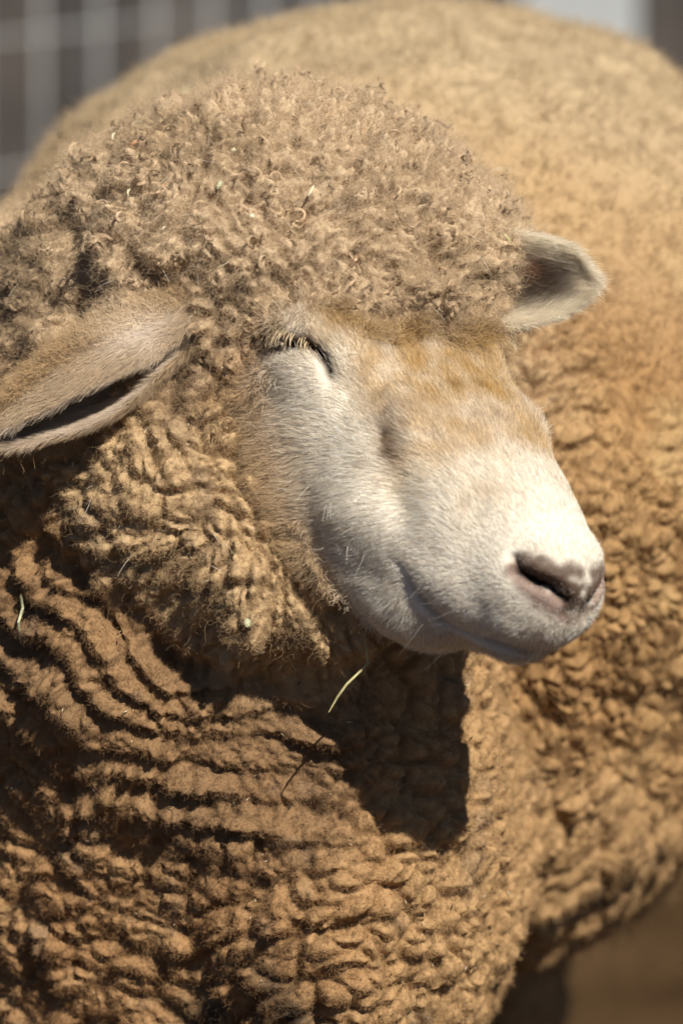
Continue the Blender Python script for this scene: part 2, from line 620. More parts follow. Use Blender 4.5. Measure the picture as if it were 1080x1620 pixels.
cb_ = lay(cb_, (0.47, 0.30, 0.125), sst(n1, 0.1, 0.5))
cb_ = lay(cb_, (0.50, 0.385, 0.23), sst(P[:, 2] + 0.05 * n3, 0.07, 0.30) * 0.9)
col = col * (1 - barrel[:, None]) + cb_ * barrel[:, None]
dirt = np.clip(sst(fbm(P, 0.018, 75, 3), 0.25, 0.6) + 1.2 * dab(285, 600, 0.016) + dab(275, 670, 0.014) + 0.9 * dab(315, 880, 0.014) * sst(n2, -0.2, 0.3), 0, 1)
col = lay(col, (0.20, 0.14, 0.09), 0.45 * dirt * wool * (1 - barrel))
fc = np.tile(np.array([0.86, 0.79, 0.675]), (len(P), 1))
for px_, py_, r_, w_ in ((690, 520, 0.030, 0.9), (740, 600, 0.026, 0.85), (680, 610, 0.022, 0.8), (760, 520, 0.026, 0.8), (790, 680, 0.022, 0.6), (720, 690, 0.018, 0.6), (400, 500, 0.014, 0.7), (440, 492, 0.014, 0.5), (540, 490, 0.018, 0.7), (600, 520, 0.018, 0.7), (820, 620, 0.016, 0.6), (850, 700, 0.014, 0.4), (640, 740, 0.014, 0.4),
                         (660, 690, 0.018, 0.6), (480, 480, 0.014, 0.35), (760, 790, 0.018, 0.25), (600, 560, 0.012, 0.35)):
    fc = lay(fc, (0.44, 0.265, 0.075), dab(px_, py_, r_) * w_ * (0.85 + 0.9 * n2))
for px_, py_, r_, w_ in ((350, 640, 0.028, 0.95), (385, 740, 0.030, 0.95), (430, 830, 0.026, 0.9), (470, 900, 0.020, 0.85), (340, 560, 0.022, 0.9), (520, 940, 0.012, 0.5)):
    fc = lay(fc, (0.46, 0.29, 0.125), dab(px_, py_, r_) * w_)
for px_, py_, r_, w_ in ((612, 690, 0.007, 0.95), (622, 715, 0.006, 0.95), (608, 650, 0.006, 0.85), (604, 625, 0.004, 0.5), (720, 615, 0.004, 0.5), (760, 660, 0.004, 0.4), (690, 690, 0.004, 0.4), (575, 735, 0.004, 0.35)):
    fc = lay(fc, (0.20, 0.12, 0.06), dab(px_, py_, r_) * w_)
for px_, py_, r_, w_ in ((700, 1000, 0.012, 0.5), (790, 1040, 0.014, 0.6), (870, 1035, 0.012, 0.5), (665, 930, 0.010, 0.4)):
    fc = lay(fc, (0.50, 0.47, 0.44), dab(px_, py_, r_) * w_)
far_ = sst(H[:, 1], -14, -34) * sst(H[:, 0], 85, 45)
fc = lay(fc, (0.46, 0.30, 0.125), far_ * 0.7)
# nose leather
d_p1, _ = pdist([(826, 892), (855, 900), (885, 905), (912, 908)])
d_p2, _ = pdist([(815, 905), (845, 936), (880, 956), (903, 982)])
d_p3, _ = pdist([(922, 915), (924, 940), (920, 972)])
ed = 0.0030 * n2 + 0.0024 * fbm(P, 0.004, 77, 2)
d_p4, _ = pdist([(845, 905), (882, 918), (912, 936), (928, 950)])
pad1 = np.maximum(sst(d_p4 + ed, 0.0075, 0.0020) * sst(d_p2, 0.001, 0.004), sst(d_p1 + ed, 0.0078, 0.0010) * 0.95, sst(d_p3 + ed, 0.0055, 0.0010) * 0.85); pad2 = sst(d_p2 + ed, 0.0085, 0.0010) * 0.85
pad1 = np.clip(pad1 + 0.8 * dab(920, 966, 0.005), 0, 1)
pad = np.clip(np.maximum(pad1, pad2), 0, 1) * face
fc = lay(fc, (0.36, 0.31, 0.26), np.exp(-(d_mouth / 0.0024) ** 2) * sst(t_mouth, 0.12, 0.4) * 0.7)
fc_bare = fc.copy()
skin = np.clip(fc * 0.85, 0, 1)
fc = lay(lay(fc, (0.25, 0.15, 0.105), pad2 * face), (0.15, 0.10, 0.07), pad1 * face)
skin = lay(lay(skin, (0.16, 0.088, 0.07), pad2 * face), (0.10, 0.065, 0.048), pad1 * face)
skin = lay(skin, (0.06, 0.045, 0.03), dab(926, 970, 0.003))
skin = lay(skin, (0.012, 0.008, 0.007), np.exp(-(d_nost / 0.0024) ** 4) * sst(t_nost, 0.02, 0.2))
rim = np.exp(-(d_eye / 0.0034) ** 4)
skin = lay(skin, (0.020, 0.012, 0.009), rim)
skin = lay(skin, (0.05, 0.028, 0.018), np.exp(-(d_lash / 0.0050) ** 4))
skin = lay(skin, (0.38, 0.32, 0.27), np.exp(-(d_mouth / 0.0030) ** 2) * sst(t_mouth, 0.05, 0.3))
nohair = np.clip(np.exp(-(d_nost / 0.0024) ** 4) + np.exp(-(d_eye / 0.0033) ** 4) + np.exp(-(d_lash / 0.0048) ** 4) + 0.12 * pad
                 + 0.0 * np.exp(-(d_mouth / 0.0018) ** 4) * sst(t_mouth, 0.3, 0.5), 0, 1)
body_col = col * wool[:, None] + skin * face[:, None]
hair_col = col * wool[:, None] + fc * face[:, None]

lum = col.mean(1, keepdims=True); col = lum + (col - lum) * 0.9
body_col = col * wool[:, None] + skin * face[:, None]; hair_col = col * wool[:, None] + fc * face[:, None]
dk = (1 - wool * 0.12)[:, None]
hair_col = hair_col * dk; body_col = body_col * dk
P = P + N * disp[:, None] + lean
P0[VI] = P
SHEEP = np.array([0.0, 0.35, 0.0])                 # where the animal stands
body_me.vertices.foreach_set('co', (to_world(P0) - SHEEP).astype(np.float32).ravel())
body_me.update()
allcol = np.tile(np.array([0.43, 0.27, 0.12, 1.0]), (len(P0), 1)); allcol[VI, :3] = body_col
ca_ = body_me.attributes.new('col', 'FLOAT_COLOR', 'POINT')
ca_.data.foreach_set('color', allcol.astype(np.float32).ravel())

sheep = bpy.data.objects.new('sheep', None); COL.objects.link(sheep)
sheep.location = SHEEP
tag(sheep, 'woolly tan sheep with white face and nearly closed eye, head turned right', 'sheep')


def child(name, data, parent=sheep):
    o = bpy.data.objects.new(name, data); COL.objects.link(o); o.parent = parent
    return o


body = child('body', body_me)
body_me.materials.clear(); body_me.materials.append(skin_material('coat'))

# ------------------------------------------------------------------ hair
N1 = get_co(body_me, 'n') @ ROT                      # shaped normals back in the working frame
Nd = N1[VI]
Nb = N                                              # smooth normals


def tris_of(me, keep):
    k = np.zeros(len(me.vertices), bool); k[keep] = True
    F = np.empty(len(me.loops), np.int32); me.loops.foreach_get('vertex_index', F)
    F = F.reshape(-1, 4)
    F = F[k[F].all(1)]
    return np.concatenate([F[:, [0, 1, 2]], F[:, [0, 2, 3]]])


inv = -np.ones(len(P0), np.int64); inv[VI] = np.arange(len(VI))
TR = inv[tris_of(body_me, VI)]
AR = 0.5 * np.linalg.norm(np.cross(P[TR[:, 1]] - P[TR[:, 0]], P[TR[:, 2]] - P[TR[:, 0]]), axis=1)


def scatter(density):
    """density per vertex, hairs per square metre -> corner ids and weights"""
    w = density[TR].mean(1) * AR
    n = int(w.sum())
    c = np.cumsum(w)
    t = np.searchsorted(c, rng.random(n) * c[-1])
    t = np.minimum(t, len(TR) - 1)
    a, b = rng.random(n), rng.random(n)
    m = a + b > 1
    a[m], b[m] = 1 - a[m], 1 - b[m]
    return TR[t], np.stack([1 - a - b, a, b], 1)


def mixv(A, T, W):
    return (A[T] * W[..., None]).sum(1) if A.ndim == 2 else (A[T] * W).sum(1)


def make_curves(name, pts, rad, colr, mat, parent=sheep):
    """pts (n,k,3) in the working frame"""
    n, k = pts.shape[:2]
    hc = bpy.data.hair_curves.new(name)
    hc.add_curves([k] * n)
    hc.attributes['position'].data.foreach_set('vector', (to_world(pts.reshape(-1, 3)) - SHEEP).astype(np.float32).ravel())
    ra = hc.attributes.get('radius') or hc.attributes.new('radius', 'FLOAT', 'POINT')
    ra.data.foreach_set('value', np.ascontiguousarray(np.broadcast_to(rad, (n, k)), np.float32).ravel())
    c = hc.attributes.new('col', 'FLOAT_COLOR', 'CURVE')
    c.data.foreach_set('color', np.concatenate([np.clip(colr, 0, 0.95), np.ones((n, 1))], 1).astype(np.float32).ravel())
    hc.materials.append(mat)
    o = child(name, hc, parent)
    o['kind'] = 'stuff'
    return o


def rnd(n):
    return nrm(rng.normal(size=(n, 3)))


def lying(root, nor, flow, L, lift, bend, k=5, wob=0.15):
    """short straight coat hair combed along flow"""
    n = len(root)
    fl = nrm(flow - (flow * nor).sum(1)[:, None] * nor + rnd(n) * np.reshape(wob, (-1, 1)))
    s = np.linspace(0, 1, k)[None, :, None]
    up = np.asarray(lift).reshape(-1, 1, 1); be = np.asarray(bend).reshape(-1, 1, 1)
    out = root[:, None] + L[:, None, None] * (fl[:, None] * s + nor[:, None] * (up * s - be * s * s))
    return out


def crimped(root, nor, flow, L, rise, amp, turns, k=8, taper=1.0):
    """wool fibre: wanders out of the fleece while it winds"""
    n = len(root)
    d = nrm(nor * rise[:, None] + flow)
    a = nrm(np.cross(d, rnd(n))); b = np.cross(d, a)
    s = np.linspace(0, 1, k)[None, :]
    ph = rng.random(n)[:, None] * 6.28 + s * (turns * 6.28)[:, None]
    am = amp[:, None] * np.minimum(1, s * 3)
    sag = rnd(n)
    return (root[:, None] + d[:, None] * (L[:, None] * s)[..., None]
            + a[:, None] * (am * np.cos(ph))[..., None] + b[:, None] * (am * np.sin(ph))[..., None]
            + sag[:, None] * (0.35 * L[:, None] * s * s)[..., None])


MH = hair_material('coat_hair', 0.35, 0.6)


def wool_material(name):
    m, n, l, b = material(name)
    a = n.new('ShaderNodeAttribute'); a.attribute_name = 'col'
    l.new(a.outputs['Color'], b.inputs['Base Color'])
    b.inputs['Roughness'].default_value = 0.75
    b.inputs['Specular IOR Level'].default_value = 0.25
    return m


MW = wool_material('wool_fibre')
DS = 0.4

# face coat
T, W = scatter(face * (1 - nohair) * 5.2e6 * 0.85 * (FC > -0.35))
n = len(T)
r0, nn, hc_, hh = mixv(P, T, W), nrm(mixv(Nb, T, W)), mixv(hair_col, T, W), mixv(H, T, W)
plush = mixv(np.clip(sum(dab(*a) for a in ((350, 640, 0.026), (380, 740, 0.028), (430, 830, 0.022), (470, 900, 0.015), (340, 560, 0.02))), 0, 1), T, W)
side = np.clip(np.abs(hh[:, 1]) / 45, 0, 1)
flow = -HA * 0.8 - HN[None] * (0.9 * side * sst(hh[:, 2], 10, -60))[:, None] + vnoise3(r0, 0.02, 91) * 0.45
low = sst(hh[:, 2], -50, -85) * sst(hh[:, 0], 110, 150)
flow = flow * (1 - low[:, None]) + np.array([-0.2, 0.1, -1.0]) * low[:, None]
L = (0.0040 + 0.0026 * rng.random(n)) * (1 - 0.4 * sst(hh[:, 0], 110, 170)) * (1 + 0.5 * plush)
L *= 1 - 0.55 * mixv(pad, T, W)
pts = lying(r0 - nn * 0.0004, nn, flow, L, 0.32 + 0.5 * plush + 0.15 * rng.random(n), 0.24, 5, 0.25 + 0.6 * plush)
padw = mixv(pad, T, W)
pick = rng.random(n) > padw * 0.84
hb = mixv(fc_bare, T, W)
hc_ = np.where((pick & (padw > 0.03))[:, None], hb * 0.9, hc_)
cv = hc_ * (1 + 0.28 * rng.normal(size=(n, 1)))
brown = rng.random(n) < 0.10
cv[brown] *= np.array([0.55, 0.45, 0.35])
make_curves('face_hair', pts, np.linspace(0.000085, 0.00002, 5), cv, MH)

# fleece
near = wool * (1 - barrel)
T, W = scatter(near * (1.2e6 * top + 1.8e6 * (1 - top)) * DS * (FC > -0.4))
n = len(T)
r0, nn, hc_ = mixv(P, T, W), nrm(mixv(Nd, T, W)), mixv(hair_col, T, W)
tp = mixv(top, T, W)
L = (0.0019 + 0.0028 * rng.random(n)) * (1 + 0.4 * tp)
clump = vnoise3(r0, 0.006, 33) * 0.8 + vnoise3(r0, 0.014, 34) * 0.7
pts = crimped(r0 - nn * 0.0008, nn, clump + rnd(n) * 0.4, L, 0.75 + 0.2 * rng.random(n), 0.0004 + 0.0005 * rng.random(n) * (1 + tp), 0.8 + rng.random(n) * 1.6, 7)
cv = hc_ * (1 + 0.16 * rng.normal(size=(n, 1)))
make_curves('fleece', pts, np.linspace(0.00008, 0.00003, 7), cv, MW)

# ringlets on the crown and the cheeks
T, W = scatter(near * (0.8e4 * top * sst(fbm(P, 0.03, 97, 2), -0.4, 0.4)) * (FC > -0.35))
m = len(T); ns = 22
r0, nn, hc_ = mixv(P, T, W), nrm(mixv(Nb, T, W)), mixv(hair_col, T, W)
ax_ = nrm(nn * (0.4 + 0.5 * rng.random((m, 1))) + rnd(m) * 0.9)
e1 = nrm(np.cross(ax_, rnd(m))); e2 = np.cross(ax_, e1)
k = 14
s = np.linspace(0, 1, k)[None, :]
rad = (0.0013 + 0.0017 * rng.random(m))[:, None] * (1.1 - 0.55 * s)
ang = rng.random(m)[:, None] * 6.28 + s * 6.28 * (0.6 + 0.9 * rng.random(m))[:, None]
Lk = (0.004 + 0.006 * rng.random(m))[:, None]
gd = (r0[:, None] + nn[:, None] * 0.0022 + ax_[:, None] * (Lk * s)[..., None]
      + e1[:, None] * (rad * np.cos(ang))[..., None] + e2[:, None] * (rad * np.sin(ang))[..., None])
off = rng.normal(size=(m, ns, 1, 3)) * 0.00030 * (1 + 1.3 * np.linspace(0, 1, k)[None, None, :, None] ** 2)
pts = (gd[:, None] + off).reshape(-1, k, 3)
cv = (hc_[:, None] * (1.1 + 0.18 * rng.normal(size=(m, 1, 1)) + 0.08 * rng.normal(size=(m, ns, 1)))).reshape(-1, 3)
make_curves('wool_ringlets', pts, np.linspace(0.00009, 0.00004, k), cv, MW)

# fine halo over the crown
T, W = scatter(near * (top + 0.06 * ck * (1 - top)) * 1.4e5 * (FC > -0.5))
n = len(T)
r0, nn, hc_ = mixv(P, T, W), nrm(mixv(Nb, T, W)), mixv(hair_col, T, W)
pts = crimped(r0, nn, rnd(n) * 0.8, 0.007 + 0.009 * rng.random(n), np.full(n, 0.8), 0.0010 + 0.0012 * rng.random(n), 0.7 + rng.random(n), 10)
make_curves('wool_halo', pts, np.linspace(0.00005, 0.00002, 10), hc_ * 1.15, MW)

# locks that hang over the brow and soften the edge of the fleece
band = np.clip(face * (1 - face) * 4, 0, 1) * (1 - np.exp(-(d_lash / 0.0085) ** 4))
T, W = scatter((band * (5.0e6 * top + 4.0e6 * (1 - top)) + face * sst(face, 1.0, 0.9) * 1e5 * (d_lash > 0.009)) * DS * (FC > -0.3))
n = len(T)
r0, nn, hc_ = mixv(P, T, W), nrm(mixv(Nb, T, W)), mixv(hair_col, T, W)
tp = mixv(top, T, W)
toward = HA * 0.7 + vnoise3(r0, 0.008, 39) * 1.1
L = (0.005 + 0.009 * rng.random(n)) * (0.7 + 0.8 * tp)
pts = crimped(r0 - nn * 0.0008, nn, toward + rnd(n) * 0.35, L, 0.5 + 0.3 * rng.random(n), 0.0005 + 0.0007 * rng.random(n), 0.6 + rng.random(n) * 1.2, 8)
make_curves('forelock', pts, np.linspace(0.0001, 0.00004, 8), hc_ * (1 + 0.15 * rng.normal(size=(n, 1))), MW)

# far side of the fleece, longer and thicker fibres
T, W = scatter(wool * barrel * 0.28e6 * DS * (FC > -0.4))
n = len(T)
r0, nn, hc_ = mixv(P, T, W), nrm(mixv(Nd, T, W)), mixv(hair_col, T, W)
L = (0.0055 + 0.005 * rng.random(n)) * (1 + 0.9 * sst(-nn[:, 2], 0.55, 0.9) * sst(r0[:, 1], 0.2, 0.35))
pts = crimped(r0 - nn * 0.001, nn, vnoise3(r0, 0.012, 36) * 1.0 + np.array([0, 0, -0.2]) + rnd(n) * 0.4, L, 0.6 + 0.3 * rng.random(n), 0.0006 + 0.0006 * rng.random(n), 0.6 + rng.random(n), 6)
make_curves('back_fleece', pts, np.linspace(0.00016, 0.00006, 6), hc_ * (1 + 0.16 * rng.normal(size=(n, 1))), MW)

# stray pale bristles standing out of cheek, jaw and fringe
T, W = scatter((face * 4.0e3 * sst(H[:, 0], 190, 20) + near * 1.3e3 * np.clip(top + 0.4 * ck, 0, 1)) * (FC > -0.2))
n = len(T)
r0, nn = mixv(P, T, W), nrm(mixv(Nb, T, W))
pts = crimped(r0, nn, rnd(n) * 0.9 + np.array([0, 0, -0.3]), 0.006 + 0.009 * rng.random(n), np.full(n, 0.5), 0.0006 * rng.random(n), 0.3 * rng.random(n), 7)
make_curves('stray_bristles', pts, np.linspace(0.00013, 0.00004, 7), np.tile([0.85, 0.8, 0.7], (n, 1)), MH)
T, W = scatter(face * 5.0e3 * sst(H[:, 0], 120, 150) * sst(H[:, 2], -40, -70) * (FC > -0.6))
n = len(T)
r0, nn = mixv(P, T, W), nrm(mixv(Nb, T, W))
pts = lying(r0, nn, -HA * 0.4 - HN, 0.008 + 0.013 * rng.random(n), 0.9, 0.3, 7, 0.6)
make_curves('whiskers', pts, np.linspace(0.00007, 0.00002, 7), np.tile([0.6, 0.55, 0.48], (n, 1)), MH)


# ------------------------------------------------------------------ ears
def prof(x, xp, fp):
    return np.interp(x, xp, fp)


def ear(root, tip, opening, rs, phis, bend, outer, inner, name, tuftw, spine=0.0):
    root = np.asarray(root); tip = np.asarray(tip)
    ni, nj = 70, 61
    i = np.linspace(0, 1, ni); j = np.linspace(-1, 1, nj)
    A = nrm(tip - root); O = np.asarray(opening, float); O = nrm(O - (O @ A) * A); Wd = np.cross(A, O)
    L = np.linalg.norm(tip - root)
    C = root + np.outer(i * L, A) + np.outer(np.sin(i * np.pi) * bend[0], O) + np.outer(np.sin(i * np.pi) * bend[1], Wd)
    r = prof(i, *rs); phm = np.radians(prof(i, *phis))
    r = np.convolve(np.pad(r, 4, 'edge'), np.ones(9) / 9, 'valid')
    r[-1] = 0.0006
    ph = phm[:, None] * j[None]
    dirv = -O[None, None] * np.cos(ph)[..., None] + Wd[None, None] * np.sin(ph)[..., None]
    Po = C[:, None] + dirv * r[:, None, None] + O * (spine * r)[:, None, None]
    th = 0.0030 * (1 - 0.75 * np.abs(j) ** 4)[None, :] * (1 - 0.7 * i[:, None] ** 4)
    Pi = Po - dirv * np.minimum(th, 0.45 * r[:, None])[..., None]
    Vv = np.concatenate([Po.reshape(-1, 3), Pi.reshape(-1, 3)])
    Vv = Vv + 0.0006 * vnoise3(Vv, 0.01, 55)
    F = []
    K = ni * nj
    for a in range(ni - 1):
        for b in range(nj - 1):
            p = a * nj + b
            F.append((p, p + 1, p + nj + 1, p + nj)); F.append((K + p, K + p + nj, K + p + nj + 1, K + p + 1))
        p = a * nj
        F.append((p, p + nj, K + p + nj, K + p)); p += nj - 1
        F.append((p, K + p, K + p + nj, p + nj))
    F = np.array(F)
    flip = np.sign(((np.cross(Vv[F[0, 1]] - Vv[F[0, 0]], Vv[F[0, 2]] - Vv[F[0, 0]])) * dirv[0, 0]).sum())
    if flip < 0:
        F = F[:, ::-1]
    me = mesh_from(name, to_world(Vv) - SHEEP, F)
    u = np.tile(np.repeat(i, nj), 2); v = np.tile(np.tile(j, ni), 2)
    isin = np.repeat([0.0, 1.0], K)
    co = outer(Vv, u, v) * (1 - isin[:, None]) + inner(Vv, u, v) * isin[:, None]
    at_ = me.attributes.new('col', 'FLOAT_COLOR', 'POINT')
    at_.data.foreach_set('color', np.concatenate([co * 0.8, np.ones((2 * K, 1))], 1).astype(np.float32).ravel())
    me.materials.append(skin_material('ear_skin'))
    o = child('ear', me)
    # hair
    Nn = nrm(get_co(me, 'n') @ ROT)
    tri = np.concatenate([F[:, [0, 1, 2]], F[:, [0, 2, 3]]])
    ar = 0.5 * np.linalg.norm(np.cross(Vv[tri[:, 1]] - Vv[tri[:, 0]], Vv[tri[:, 2]] - Vv[tri[:, 0]]), axis=1)
    n = int(ar.sum() * 4.0e6)
    t = tri[np.searchsorted(np.cumsum(ar), rng.random(n) * ar.sum()).clip(0, len(tri) - 1)]
    w = rng.dirichlet((1, 1, 1), n)
    mv = lambda Z: (Z[t] * (w[..., None] if Z.ndim == 2 else w)).sum(1)
    r0, nn, cc, ins_, uu, vv = mv(Vv), nrm(mv(Nn)), mv(co), mv(isin), mv(u), mv(v)
    Lh = 0.0042 + 0.002 * rng.random(n) + 0.003 * ins_
    pts = lying(r0, nn, np.tile(A, (n, 1)) + vnoise3(r0, 0.012, 57) * 0.4, Lh, 0.55, 0.3, 5, 0.35)
    cv = cc * (1 + 0.2 * rng.normal(size=(n, 1)))
    make_curves('ear_hair', pts, np.linspace(0.00009, 0.00002, 5), cv, MH, o)
    # longer woolly fuzz on the back of the ear
    tw = tuftw(uu, vv) * (1 - ins_)
    m = rng.random(n) < tw * 0.75
    nn_ = int(m.sum())
    if nn_:
        pts = crimped(r0[m], nn[m], A + rnd(nn_) * 0.8, 0.006 + 0.008 * rng.random(nn_), np.full(nn_, 0.7), 0.0008 + 0.0008 * rng.random(nn_), 0.6 + 1.2 * rng.random(nn_), 9)
        make_curves('ear_wool', pts, np.linspace(0.0001, 0.00004, 9), cc[m] * np.array([0.95, 0.88, 0.75]) * (1 + 0.15 * rng.normal(size=(nn_, 1))), MW, o)
    return o


def ear_out(Vv, u, v):
    c = np.tile(np.array([0.46, 0.34, 0.215]), (len(Vv), 1))
    c = lay(c, (0.36, 0.25, 0.14), sst(-v, -0.3, 0.6) * 0.8)
    return lay(c, (0.80, 0.70, 0.60), np.exp(-((u - 0.3) / 0.14) ** 2 - ((v - 0.62) / 0.25) ** 2))


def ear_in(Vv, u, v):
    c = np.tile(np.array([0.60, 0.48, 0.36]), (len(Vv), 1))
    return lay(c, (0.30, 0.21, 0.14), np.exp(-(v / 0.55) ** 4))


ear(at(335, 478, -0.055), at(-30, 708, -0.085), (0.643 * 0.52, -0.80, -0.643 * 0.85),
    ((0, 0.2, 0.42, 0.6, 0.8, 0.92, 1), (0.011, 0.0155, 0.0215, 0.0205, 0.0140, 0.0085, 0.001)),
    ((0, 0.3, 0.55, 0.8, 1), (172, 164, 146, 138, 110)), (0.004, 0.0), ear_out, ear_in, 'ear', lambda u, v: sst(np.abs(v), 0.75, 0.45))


def ear_out2(Vv, u, v):
    return np.tile(np.array([0.80, 0.70, 0.55]), (len(Vv), 1))


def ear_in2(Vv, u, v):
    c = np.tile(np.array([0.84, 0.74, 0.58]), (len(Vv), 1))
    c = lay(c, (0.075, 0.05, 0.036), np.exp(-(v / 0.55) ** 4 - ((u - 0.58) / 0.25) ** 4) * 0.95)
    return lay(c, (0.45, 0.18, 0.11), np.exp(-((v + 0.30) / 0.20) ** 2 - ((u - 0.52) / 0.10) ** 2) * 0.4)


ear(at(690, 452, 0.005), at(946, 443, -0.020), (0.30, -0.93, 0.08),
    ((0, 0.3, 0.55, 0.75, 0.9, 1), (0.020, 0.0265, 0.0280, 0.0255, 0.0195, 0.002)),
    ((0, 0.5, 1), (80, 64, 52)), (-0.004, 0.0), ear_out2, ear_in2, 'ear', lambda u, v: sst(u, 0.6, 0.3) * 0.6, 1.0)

# ------------------------------------------------------------------ eye and lashes
def uv_sphere(name, c, r, mat, parent):
    bm = bmesh.new(); bmesh.ops.create_uvsphere(bm, u_segments=32, v_segments=20, radius=r)
    me = bpy.data.meshes.new(name); bm.to_mesh(me); bm.free()
    me.polygons.foreach_set('use_smooth', np.ones(len(me.polygons), bool))
    me.materials.append(mat)
    o = child(name, me, parent); o.location = to_world(c) - SHEEP
    return o


def nearest(px, py):
    a = anchor(px, py)
    k = np.argmin(((PF - a) ** 2).sum(1))
    return P[k], Nb[k]


eye_mat = plain_material('eye_dark', (0.012, 0.008, 0.006), 0.08, spec=0.6)
pe, ne = nearest(470, 548)
ec = pe - ne * 0.0120
uv_sphere('eye', ec, 0.0115, eye_mat, sheep)


def mirrored(X):
    h = to_head(X); h[..., 1] *= -1
    return HE + h @ HM


uv_sphere('eye', mirrored(ec), 0.0115, eye_mat, sheep)
lash = []; lc = []
for k in range(64):
    f = rng.random()
    xx = 402 + 84 * f; yy = 531 - 10 * math.sin(math.pi * f) + 6 * f + rng.normal() * 1.2
    a = anchor(xx, yy); kk = np.argmin(((PF - a) ** 2).sum(1)); p, nr_ = P[kk] + Nb[kk] * 0.0006, Nb[kk]
    Ll = (0.0080 + 0.003 * rng.random()) * (0.7 + 0.3 * math.sin(math.pi * f))
    dn = np.array([-0.12 + 0.25 * rng.normal() * 0.5 - 0.25 * (0.5 - f), -0.25, -1.0]); dn /= np.linalg.norm(dn)
    ss = np.linspace(0, 1, 6)[:, None]
    lash.append(p + nr_ * (0.0032 * np.sin(ss * 2.0)) + dn * Ll * ss)
    lc.append(np.array([0.70, 0.55, 0.33]) * (0.7 + 0.6 * rng.random()) if rng.random() < 0.62 else np.array([0.12, 0.07, 0.04]))
make_curves('eyelashes', np.array(lash), np.linspace(0.00024, 0.00008, 6), np.array(lc), MH)
make_curves('eyelashes', mirrored(np.array(lash)), np.linspace(0.00024, 0.00008, 6), np.array(lc), MH)

# ------------------------------------------------------------------ straw and seeds caught in the wool
def straw_mat(name, c):
    return plain_material(name, c, 0.55, noise=180, var=0.3)


SM = {'pale': straw_mat('straw_pale', (0.52, 0.47, 0.32)), 'green': straw_mat('straw_green', (0.37, 0.37, 0.23)),
      'red': straw_mat('straw_red', (0.42, 0.22, 0.12)), 'gold': straw_mat('straw_gold', (0.40, 0.36, 0.17)),
      'dark': straw_mat('straw_dark', (0.05, 0.035, 0.022))}


def ribbon(name, pts, w, t, mat, label, cat, group=None):
    """a thin stalk: flattened six-sided section swept along pts (working frame)"""
    pts = np.asarray(pts, float); n = len(pts)
    tg = nrm(np.gradient(pts, axis=0)); sd = nrm(np.cross(tg, np.array([0.2, -1.0, 0.3]))); up = np.cross(sd, tg)
    Vv, F = [], []
    for k in range(n):
        e = 1.0 if 0 < k < n - 1 else 0.45
        for q in range(6):
            an = q * math.pi / 3
            Vv.append(pts[k] + sd[k] * math.cos(an) * w * e + up[k] * math.sin(an) * t * e)
    for k in range(n - 1):
        for q in range(6):
            F.append((k * 6 + q, k * 6 + (q + 1) % 6, k * 6 + 6 + (q + 1) % 6, k * 6 + 6 + q))
    Vv = to_world(np.array(Vv)); c = Vv.mean(0)
    bm = bmesh.new()
    vs = [bm.verts.new(x - c) for x in Vv]
    for f in F:
        bm.faces.new([vs[i] for i in f])
    bm.faces.new(vs[:6][::-1]); bm.faces.new(vs[-6:])
    bmesh.ops.recalc_face_normals(bm, faces=bm.faces)
    me = bpy.data.meshes.new(name); bm.to_mesh(me); bm.free()
    me.materials.append(mat)
    o = bpy.data.objects.new(name, me); COL.objects.link(o); o.location = c
    return tag(o, label, cat, group)


def fleck(px, py, ang, length, w, mat, label, name='straw_fleck', cat='straw'):
    a, nr_ = nearest(px, py)
    d = np.array([math.cos(ang), 0, math.sin(ang)]); d = d - (d @ nr_) * nr_ * 0.8; d /= np.linalg.norm(d)
    s_ = np.linspace(-0.5, 0.5, 5)[:, None]
    pts = a + nr_ * (0.0070 - 0.0012 * (s_ * 2) ** 2) + d * length * s_
    ribbon(name, pts, w * 1.25, w * 0.45, SM[mat], label, cat, 'straw flecks caught in the wool')


for a in ((288, 138, 1.8, 0.009, 0.0016, 'green', 'pale green leaf scrap on the very top of the woolly crown'),
          (217, 183, -0.6, 0.008, 0.0007, 'green', 'thin pale stalk on the crown left of the green leaf scrap'),
          (202, 192, 0.3, 0.008, 0.0009, 'red', 'reddish brown chaff beside the thin pale stalk on the crown'),
          (182, 218, 1.7, 0.004, 0.0005, 'pale', 'tiny upright pale straw fleck below the reddish chaff'),
          (217, 231, 0.4, 0.006, 0.0008, 'red', 'orange brown husk on the upper left crown'),
          (107, 289, 0.6, 0.007, 0.0008, 'pale', 'pale straw scrap lowest on the left of the crown'),
          (205, 306, 1.5, 0.004, 0.0005, 'pale', 'small upright white straw fleck at the middle of the left crown'),
          (257, 296, 0.9, 0.005, 0.0005, 'red', 'slanting brown stalk fleck on the middle of the crown'),
          (348, 291, 1.1, 0.005, 0.0009, 'green', 'short pale green chaff at the centre of the crown'),
          (370, 233, 0.6, 0.003, 0.0008, 'pale', 'small white seed husk near the top of the crown'),
          (490, 308, 1.1, 0.007, 0.0005, 'pale', 'slanting pale straw fleck on the right half of the crown'),
          (398, 341, -0.2, 0.004, 0.0008, 'pale', 'small flat white fleck above the forehead wool'),
          (260, 359, 0.9, 0.004, 0.0005, 'pale', 'pale slanting fleck above the near ear'),
          (788, 268, 0.35, 0.010, 0.0003, 'pale', 'long fine pale straw at the right edge of the crown'),
          (798, 380, -0.6, 0.007, 0.0005, 'gold', 'short yellow straw at the root of the far ear'),
          (400, 972, -1.2, 0.004, 0.0015, 'green', 'pale green seed stuck in the cheek wool below the jaw')):
    fleck(*a)


